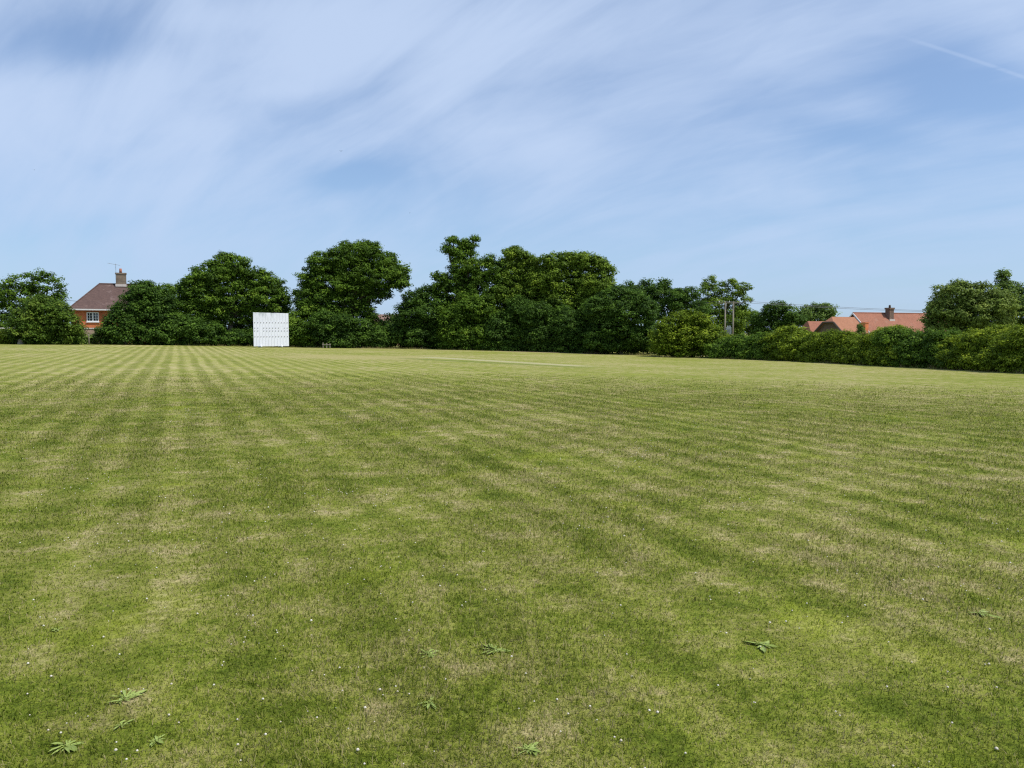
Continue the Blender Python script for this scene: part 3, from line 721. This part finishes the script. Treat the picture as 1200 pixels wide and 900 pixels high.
# ------------------------------------------------------------------ sight screen
M['bolt'] = simple('rusty_bolt', (.25,.24,.25), (.34,.32,.32), 5)
def sight_screen():
    m, nt = new_mat('stained_white_boards')
    tc = nt.n('ShaderNodeTexCoord').outputs['Object']; sp = nt.n('ShaderNodeSeparateXYZ'); nt.l(tc, sp.inputs[0])
    mp = nt.n('ShaderNodeMapping'); nt.l(tc, mp.inputs[0]); mp.inputs['Scale'].default_value = (5, 5, .8)
    n = nt.noise(mp.outputs[0], 1.2, 5, .65)
    top = nt.sstep(sp.outputs[2], 2.6, 4.0); left = nt.math('SUBTRACT', 1.0, nt.sstep(sp.outputs[0], 1.6, 3.2))
    f = nt.math('MULTIPLY', nt.sstep(n, .42, .62), nt.math('MULTIPLY_ADD', nt.math('MULTIPLY', top, left), .75, .10))
    principled(nt, nt.mix(f, (.81,.82,.90), (.36,.40,.42)), .55, .3)
    a = at(297.2, 400, 88.0); b = at(338.6, 400, 88.7); d = b - a; W = math.hypot(d.x, d.y)
    g = max(gz(a.x, a.y), gz(b.x, b.y))
    root = empty('sight_screen', (a.x, a.y, g), math.atan2(d.y, d.x), label='square white cricket sight screen of upright boards standing on the far boundary', cat='sight screen')
    z0 = .12; z1 = at(310, 366.2, 88.0).z - g
    n = 12; w = W / n
    hs = [z0 + (z1-z0)*q for q in (.29, .46, .545, .705)]
    bolt_me = None
    for i in range(n):
        mb = MB(); x0 = i*w + .006; x1 = (i+1)*w - .006
        dz = random.uniform(-.01, .01); mb.box(x0, x1, -.012, .012, z0+dz, z1 - .012*i*.4 + dz)
        bo = mb.build('board', m, root)
        for j, h in enumerate(hs):
            if (i == 2 and j in (1, 2)) or (i == 9 and j == 2): continue
            if bolt_me is None:
                k = MB(); k.tube([(0,-.045,0),(0,-.012,0)], [.048,.048], 8); first = k.build('bolt', M['bolt'], bo); bolt_me = first.data; ob = first
            else:
                ob = bpy.data.objects.new('bolt', bolt_me); COL.objects.link(ob); ob.parent = bo
            ob.location = ((x0+x1)/2, 0, h)
    for h in hs + [z1-.15, z0+.1]:
        mb = MB(); mb.box(0.02, W-.02, .014, .064, h-.05, h+.05); mb.build('rail', M['white'], root)
    for x in (W*.21, W*.79):
        mb = MB(); mb.box(x-.05, x+.05, .066, .16, .10, z1-.05); mb.build('upright', M['white'], root)
        mb = MB(); mb.add([(x-.04,.17,z1-.6),(x+.04,.17,z1-.6),(x+.04,1.5,.12),(x-.04,1.5,.12),(x-.04,.26,z1-.6),(x+.04,.26,z1-.6),(x+.04,1.6,.12),(x-.04,1.6,.12)],
               [(0,1,2,3),(4,7,6,5),(0,4,5,1),(1,5,6,2),(2,6,7,3),(3,7,4,0)]); mb.build('brace', M['white'], root)
        mb = MB(); mb.box(x-.07, x+.07, -.22, 1.7, .035, .115); mb.build('foot', M['white'], root)
        for y in (-.12, 1.5):
            k = MB(); k.tube([(x-.05, y, .10), (x+.05, y, .10)], .12, 14); k.build('wheel', M['white'], root)
sight_screen()

# ------------------------------------------------------------------ electricity poles and wires
def poles():
    p = at(854.2, 390, 150); g = gz(p.x, p.y)
    root = empty('electricity_pole', (p.x, p.y, g), -math.atan2(p.x, p.y), label='twin wooden electricity poles with a crossarm and a grey transformer', cat='utility pole')
    zt = at(854, 353.5, 150).z - g; s = .72
    for x in (-s, s):
        mb = MB(); mb.tube([(x,0,-.4),(x,0,zt)], [.17,.13], 12); mb.build('post', M['wood'], root, True)
    c = MB(); c.box(-2.0, 2.0, -.20, -.14, zt-.32, zt-.14); c.box(-2.0, 2.0, .14, .20, zt-.32, zt-.14); c.build('crossarm', M['wood'], root)
    for x in (-1.85, 0, 1.85):
        k = MB(); k.tube([(x,-.0,zt-.14),(x,0,zt+.0),(x,0,zt+.16)], [.03,.07,.05], 8); k.build('insulator', M['gutter'], root, True)
    t = MB(); t.box(-.46, .42, -.42, .30, zt-6.0, zt-4.85); t.box(-.5, .46, -.46, .34, zt-4.847, zt-4.75)
    tr = t.build('transformer', M['metal2'], root)
    f = MB(); [f.box(-.40+i*.13, -.36+i*.13, -.50, -.423, zt-5.9, zt-5.1) for i in range(6)]; f.build('cooling_fin', M['metal'], tr)
    k = MB()
    for x in (-.25, 0, .22): k.tube([(x,0,zt-4.76),(x,0,zt-4.45)], [.06,.04], 8)
    k.build('bushing', M['gutter'], tr)
    br = MB(); br.box(-s, s, -.22, -.18, zt-6.15, zt-6.003); br.box(-s, s, .18, .22, zt-6.15, zt-6.003); br.build('bracket', M['metal'], root)
    return root, zt
M['metal2'] = simple('transformer_grey', (.34,.37,.40), (.42,.45,.48), 3, .5, .4)
pole_root, pzt = poles()
M['wire'] = simple('wire_metal', (.10,.11,.13), (.14,.15,.17), 5, .6)
bpy.context.view_layer.update()
def wire(a, b, sag, label, r=.03, n=24):
    pts = [a.lerp(b, t) - Vector((0,0,sag*4*t*(1-t))) for t in np.linspace(0, 1, n+1)]
    mb = MB(); o = a.copy(); mb.tube([p - o for p in pts], r, 5)
    w = mb.build('power_line', M['wire']); w.location = o
    tag(w, label, 'power line')
mw = pole_root.matrix_world
for i, (x, yy, lab) in enumerate(((-1.85, 362.5, 'lower overhead wire crossing the sky above the long red roof'), (1.85, 361.0, 'upper overhead wire crossing the sky above the long red roof'))):
    a = mw @ Vector((x, 0, pzt+.16)); b = at(1290, yy+3.5, 205)
    wire(a, b, .9, lab)
for i, (x, lab) in enumerate(((-1.85, 'left one of the overhead wires running behind the thin crowned tree'), (1.85, 'right one of the overhead wires running behind the thin crowned tree'))):
    a = mw @ Vector((x, 0, pzt+.16)); b = at(640 + 12*i, 372, 250); wire(a, b, .8, lab)
wire(at(30, 346, 140), at(150, 355, 118), .3, 'thin overhead wire between the far left oak and the brown roof', r=.03)

# ------------------------------------------------------------------ small things on the boundary
def post(px, D, h, label, r=.06):
    p = at(px, 400, D); g = gz(p.x, p.y); mb = MB()
    mb.tube([(0,0,-.2),(0.01,0,h*.6),(0,.01,h-.04),(0,.01,h)], [r*1.05, r, r*.95, r*.6], 8)
    o = mb.build('fence_post', M['wood'], None, True); o.location = (p.x, p.y, g); tag(o, label, 'post')
post(104.2, 93.2, 1.15, 'thin pale wooden post between the round bush and the domed dark bush')
def low_rail():
    p = at(378.6, 400, 89.2); g = gz(p.x, p.y)
    root = empty('wooden_rail', (p.x, p.y, g), R(14), label='low weathered wooden rail on short posts at the foot of the big oak', cat='rail')
    for i, x in enumerate((0, .4, .75)):
        mb = MB(); mb.box(x-.05, x+.05, -.05, .05, -.2, .62 - .05*i); mb.build('post', M['wood'], root)
    mb = MB(); mb.box(-.1, .85, -.085, -.053, .34, .42); mb.build('rail', M['wood'], root)
low_rail()
def stump(px, D, label):
    p = at(px, 400, D); g = gz(p.x, p.y); mb = MB()
    mb.tube([(0,0,-.1),(0,0,.05),(.01,0,.25),(.02,.0,.44),(.03,.01,.47)], [.36,.30,.25,.24,.18], 11)
    o = mb.build('tree_stump', M['wood'], None); o.location = (p.x, p.y, g); tag(o, label, 'stump')
stump(24, 92.5, 'short grey tree stump between the low hedge and the round bush')

def foot_grass(n=26000):
    px = RNG.uniform(-120, 1330, n)
    keep = RNG.random(n) < np.clip(.5 + .6*np.sin(px*.09) * np.sin(px*.031+1) + .3*np.sin(px*.37), .05, 1); px = px[keep]; n = len(px)
    D = np.interp(px, [b[0] for b in BASE], [b[2] for b in BASE]) + RNG.normal(.35, .35, n)
    a = np.arctan((px - 600) / F); x = D*np.sin(a); y = D*np.cos(a); z = ground_z(x, y)
    L = RNG.uniform(.06, .32, n); yaw = RNG.uniform(0, 6.28, n); w = RNG.uniform(.006, .016, n)
    p = np.stack([x, y, z-.01], -1); wv = np.stack([np.cos(yaw)*w, np.sin(yaw)*w, 0*w], -1)
    tip = p + np.stack([RNG.normal(0,.3,n)*L, RNG.normal(0,.3,n)*L, L], -1)
    v = np.stack([p-wv, p+wv, tip], 1).reshape(-1, 3)
    o = np_mesh('long_grass', v, np.arange(n)[:,None]*3 + np.array([[0,1,2]]), M['blade'], attrs={'rnd': np.repeat(RNG.uniform(.2, 1.1, n), 3)})
    tag(o, 'uncut tufts of long grass along the foot of the trees and hedge', 'grass', kind='stuff')
foot_grass()

# ------------------------------------------------------------------ birds
M['feather'] = simple('dark_feathers', (.02,.02,.025), (.05,.05,.055), 20)
def bird(px, py, D, span, label, rz):
    p = at(px, py, D); mb = MB(); s = span / 2
    mb.tube([(-.42*s,0,0),(-.30*s,0,.01*s),(0,0,0),(.30*s,0,.0),(.55*s,0,.0),(.72*s,0,0)], [.03*s,.10*s,.15*s,.10*s,.04*s,.02*s], 8)
    b = mb.build('bird', M['feather'], None, True); b.location = p; b.rotation_euler = (0, 0, rz)
    tag(b, label, 'bird')
    for sd in (-1, 1):
        w = MB(); t = .015*s
        out = [(-.22*s, sd*.10*s, .03*s), (.16*s, sd*.10*s, .03*s), (.22*s, sd*.5*s, .22*s), (.30*s, sd*1.0*s, .16*s), (.02*s, sd*.55*s, .22*s)]
        vs = out + [(x, y, z - t) for x, y, z in out]
        w.add(vs, [(0,1,2,4),(2,3,4),(9,7,6,5),(9,8,7)] + [(i, (i+1) % 5, (i+1) % 5 + 5, i+5) for i in range(5)])
        w.build('wing', M['feather'], b)
    tl = MB(); tl.add([(.55*s,-.04*s,.01*s),(.55*s,.04*s,.01*s),(.95*s,.12*s,0),(.95*s,-.12*s,0),(.55*s,0,-.02*s),(.95*s,0,-.02*s)], [(0,1,2,3),(0,3,5,4),(1,4,5,2),(0,4,1),(3,2,5)])
    tl.build('tail', M['feather'], b)
bird(399.5, 177, 75, .38, 'largest and darkest bird, high in the sky above the big oak', R(95))
bird(480, 249.5, 130, .36, 'faint small bird in the sky just above the gap left of the topknot tree', R(60))
bird(40, 199, 120, .30, 'faint small bird high in the sky above the far left oak', R(100))

# ------------------------------------------------------------------ clover heads and broad-leaved weeds in the near lawn
M['clover'] = simple('clover_white', (.66,.63,.55), (.50,.44,.34), 60)
def clovers(n=1900):
    pts = []
    ctr = [(random.uniform(-9, 10), random.uniform(2.6, 17)) for _ in range(60)]
    for _ in range(n):
        if random.random() < .5: c = random.choice(ctr); x = c[0] + random.gauss(0, .5); y = c[1] + random.gauss(0, .6)
        else: y = 2.4 + 17 * random.random()**1.3; x = random.uniform(-.8, .8) * y
        pts.append((x, y))
    V = []; Fc = []
    # small rounded head: two stacked rings and a cap
    for x, y in pts:
        z = gz(x, y) + random.uniform(.006, .020); r = random.uniform(.0028, .0065) * (1.25 if random.random() < .15 else 1); b = len(V); nn = 6
        for dz, k in ((-.5, .55), (0.1, 1), (.7, .6)):
            for i in range(nn):
                t = 6.283*i/nn; V.append((x + r*k*math.cos(t), y + r*k*math.sin(t), z + r*dz*.9))
        V.append((x, y, z + r)); V.append((x, y, z - r*.6)); V.append((x+.0008, y, 0)); 
        for j in range(2):
            for i in range(nn): a, c = b+j*nn+i, b+j*nn+(i+1) % nn; Fc.append((a, c, c+nn)); Fc.append((a, c+nn, a+nn))
        for i in range(nn): Fc.append((b+2*nn+i, b+2*nn+(i+1) % nn, b+3*nn)); Fc.append((b+(i+1) % nn, b+i, b+3*nn+1))
    o = np_mesh('clover_flowers', np.array(V), np.array(Fc), M['clover'])
    tag(o, 'tiny white clover heads scattered over the near lawn', 'flowers', kind='stuff')
clovers()
M['weed'] = simple('pale_weed_leaf', (.27,.34,.085), (.20,.26,.05), 30, .5)
def weed(px, py, size, n, label, flat=.25):
    p = ground_hit(px, py); V = []; Fc = []
    subs = [(0, 0)] + [(random.gauss(0, .10)*size, random.gauss(0, .10)*size) for _ in range(3)]
    for i in range(n * 2):
        ox, oy = random.choice(subs); a = random.uniform(0, 6.283); L = size*.62*random.uniform(.25, 1.0)**1.3; w = min(L*random.uniform(.06,.14), .011); up = L*random.uniform(.0, flat*.45)
        d = Vector((math.cos(a), math.sin(a), 0)); q = Vector((-d.y, d.x, 0)); b = len(V); cv = random.uniform(-.25, .25) * L
        for t, ww, h in ((.04,.3,.0),(.35,.9,.75),(.7,1.0,1.0),(1.0,.08,.5)):
            c = Vector((ox, oy, .006 + up*h)) + d*L*t + q*cv*t*t; V += [c - q*w*ww, c - Vector((0,0,w*.3)), c + q*w*ww + Vector((0,0,w*.3))]
        for j in range(3):
            for k in range(2): a0 = b+j*3+k; Fc.append((a0, a0+1, a0+4, a0+3))
    o = np_mesh('weed', np.array(V), np.array(Fc), M['weed'], smooth=True); o.location = p
    tag(o, label, 'weed')
weed(147, 819, .13, 15, 'largest pale green weed rosette, near the left bottom of the lawn')
weed(142, 851, .08, 9, 'small pale weed just below the largest rosette')
weed(77, 876, .14, 12, 'spread out pale weed nearest the bottom left corner of the lawn')
weed(183, 869, .10, 9, 'darker weed rosette right of the bottom left corner weed')
weed(65, 741, .09, 8, 'small yellowish weed on the left side of the lawn, farthest of the left hand weeds')
weed(580, 764, .16, 14, 'brightest wide weed in the middle of the near lawn', .15)
weed(500, 767, .12, 9, 'fainter weed left of the brightest middle weed')
weed(503, 825, .12, 7, 'sparse long leaved weed below the two middle weeds')
weed(893, 757, .15, 10, 'greyish weed rosette on the right side of the near lawn')
weed(1150, 720, .16, 9, 'small weed close to the right edge of the lawn')
weed(622, 880, .10, 16, 'short dark green tuft at the bottom middle of the lawn', .5)

# ------------------------------------------------------------------ light
SUN_EL, SUN_AZ = 60.0, 112.0     # azimuth clockwise from the viewing direction (+y)
sd = Vector((math.cos(R(SUN_EL))*math.sin(R(SUN_AZ)), math.cos(R(SUN_EL))*math.cos(R(SUN_AZ)), math.sin(R(SUN_EL))))
sl = bpy.data.lights.new('sun', 'SUN'); sl.energy = 4.6; sl.angle = R(.53); sl.color = (1, .955, .88)
so = bpy.data.objects.new('sun', sl); COL.objects.link(so); so.rotation_euler = (-sd).to_track_quat('-Z', 'Y').to_euler(); so.location = (0, 0, 60)

W = bpy.data.worlds.new('World'); SC.world = W; W.use_nodes = True
nt = NT(W.node_tree)
sky = nt.n('ShaderNodeTexSky', sky_type='NISHITA', sun_disc=False); sky.sun_elevation = R(SUN_EL); sky.sun_rotation = R(SUN_AZ)
sky.altitude = 50; sky.air_density = 1.0; sky.dust_density = .6; sky.ozone_density = 1.6
gen = nt.n('ShaderNodeTexCoord').outputs['Generated']
sp = nt.n('ShaderNodeSeparateXYZ'); nt.l(gen, sp.inputs[0])
zc = nt.math('ADD', nt.math('MAXIMUM', sp.outputs[2], 0.0), .45)
U = nt.math('DIVIDE', sp.outputs[0], zc); V = nt.math('DIVIDE', sp.outputs[1], zc)
def uv(px, py):
    d = ray(px, py).normalized(); z = max(d.z, 0) + .45; return d.x/z, d.y/z
az = R(-52); ca, sa = math.cos(az), math.sin(az)
al = nt.math('ADD', nt.math('MULTIPLY', U, sa), nt.math('MULTIPLY', V, ca))
ac = nt.math('SUBTRACT', nt.math('MULTIPLY', U, ca), nt.math('MULTIPLY', V, sa))
def cloud_noise(sa_, sc_, scale, detail, rough, dist, w):
    cmb = nt.n('ShaderNodeCombineXYZ'); nt.l(nt.math('MULTIPLY', al, sa_), cmb.inputs[0]); nt.l(nt.math('MULTIPLY', ac, sc_), cmb.inputs[1]); cmb.inputs[2].default_value = w
    return nt.noise(cmb.outputs[0], scale, detail, rough, dist)
soft = cloud_noise(.9, 1.4, 1.9, 4, .50, .8, 3.1)
streak = cloud_noise(.6, 2.2, 2.4, 7, .55, .9, 7.7)
fine = cloud_noise(1.0, 3.4, 5.5, 7, .62, .8, 1.3)
c = nt.math('ADD', nt.math('MULTIPLY', soft, .45), nt.math('ADD', nt.math('MULTIPLY', streak, .42), nt.math('MULTIPLY', fine, .14)))
def blob(px, py, rx, ry, amt):
    """soft patch in cloud-sheet coordinates centred where the photo shows it"""
    u0, v0 = uv(px, py); u1, v1 = uv(px+rx, py); u2, v2 = uv(px, py-ry)
    e1 = math.hypot(u1-u0, v1-v0); e2 = math.hypot(u2-u0, v2-v0)
    du = nt.math('DIVIDE', nt.math('SUBTRACT', U, u0), e1); dv = nt.math('DIVIDE', nt.math('SUBTRACT', V, v0), e2)
    q = nt.math('ADD', nt.math('MULTIPLY', du, du), nt.math('MULTIPLY', dv, dv))
    return nt.math('MULTIPLY', nt.math('EXPONENT', nt.math('MULTIPLY', q, -1.0)), amt)
for b in ((95, 45, 120, 36, -.24), (400, 203, 70, 20, -.20), (1130, 100, 150, 45, -.32), (1010, 160, 140, 18, -.10), (80, 270, 120, 18, -.12), (940, 260, 130, 16, -.08), (330, 262, 120, 22, -.05),
          (610, 175, 130, 35, .16), (820, 130, 160, 40, .06), (60, 120, 100, 30, .06), (450, 50, 300, 50, .10), (250, 20, 120, 20, .08), (130, 150, 120, 25, .06), (330, 106, 70, 14, .08), (950, 60, 120, 60, .10), (680, 240, 180, 30, .06), (250, 150, 160, 30, .05)):
    c = nt.math('ADD', c, blob(*b))
cov = nt.sstep(c, .28, .70)
# contrail
(ua, va), (ub, vb) = uv(1040, 38), uv(1215, 96)
L = math.hypot(ub-ua, vb-va); dx, dy = (ub-ua)/L, (vb-va)/L
qd = nt.math('ABSOLUTE', nt.math('SUBTRACT', nt.math('MULTIPLY', nt.math('SUBTRACT', U, ua), dy), nt.math('MULTIPLY', nt.math('SUBTRACT', V, va), dx)))
qt = nt.math('ADD', nt.math('MULTIPLY', nt.math('SUBTRACT', U, ua), dx), nt.math('MULTIPLY', nt.math('SUBTRACT', V, va), dy))
tr = nt.math('MULTIPLY', nt.math('SUBTRACT', 1.0, nt.sstep(qd, .0006, .0050)), nt.math('MULTIPLY', nt.sstep(qt, 0, L*.35), nt.sstep(fine, .30, .52)))
strength = .12
skyc = nt.mix(1.0, sky.outputs[0], (.80, .97, 1.15), 'MULTIPLY')
CL = 1 / strength
cloud_hi = (.57*CL, .70*CL, .93*CL)
col = nt.mix(nt.math('MULTIPLY_ADD', cov, .66, .22), skyc, cloud_hi)
col = nt.mix(nt.math('MULTIPLY', tr, .24), col, cloud_hi)
hz = nt.math('MULTIPLY', nt.math('SUBTRACT', 1.0, nt.sstep(sp.outputs[2], .0, .26)), .45)
col = nt.mix(hz, col, (.385*CL, .565*CL, .82*CL))
bg = nt.n('ShaderNodeBackground'); nt.l(col, bg.inputs[0]); bg.inputs[1].default_value = strength
o = nt.n('ShaderNodeOutputWorld'); nt.l(bg.outputs[0], o.inputs[0])

# ------------------------------------------------------------------ camera
cam = bpy.data.cameras.new('camera'); co = bpy.data.objects.new('camera', cam); COL.objects.link(co)
cam.sensor_fit = 'HORIZONTAL'; cam.sensor_width = 36; cam.lens = 36 * F / 1200; cam.clip_end = 9000; cam.clip_start = .05
co.location = (0, 0, EYE); co.rotation_euler = (math.pi/2 - PITCH, 0, 0)
SC.camera = co
SC.view_settings.view_transform = 'Standard'; SC.view_settings.look = 'None'; SC.view_settings.exposure = 0; SC.view_settings.gamma = 1
SC.view_settings.use_curve_mapping = False
SC.cycles.max_bounces = 6; SC.cycles.transparent_max_bounces = 4
SC.cycles.use_denoising = False; SC.cycles.filter_width = 1.25; SC.cycles.sample_clamp_indirect = 4
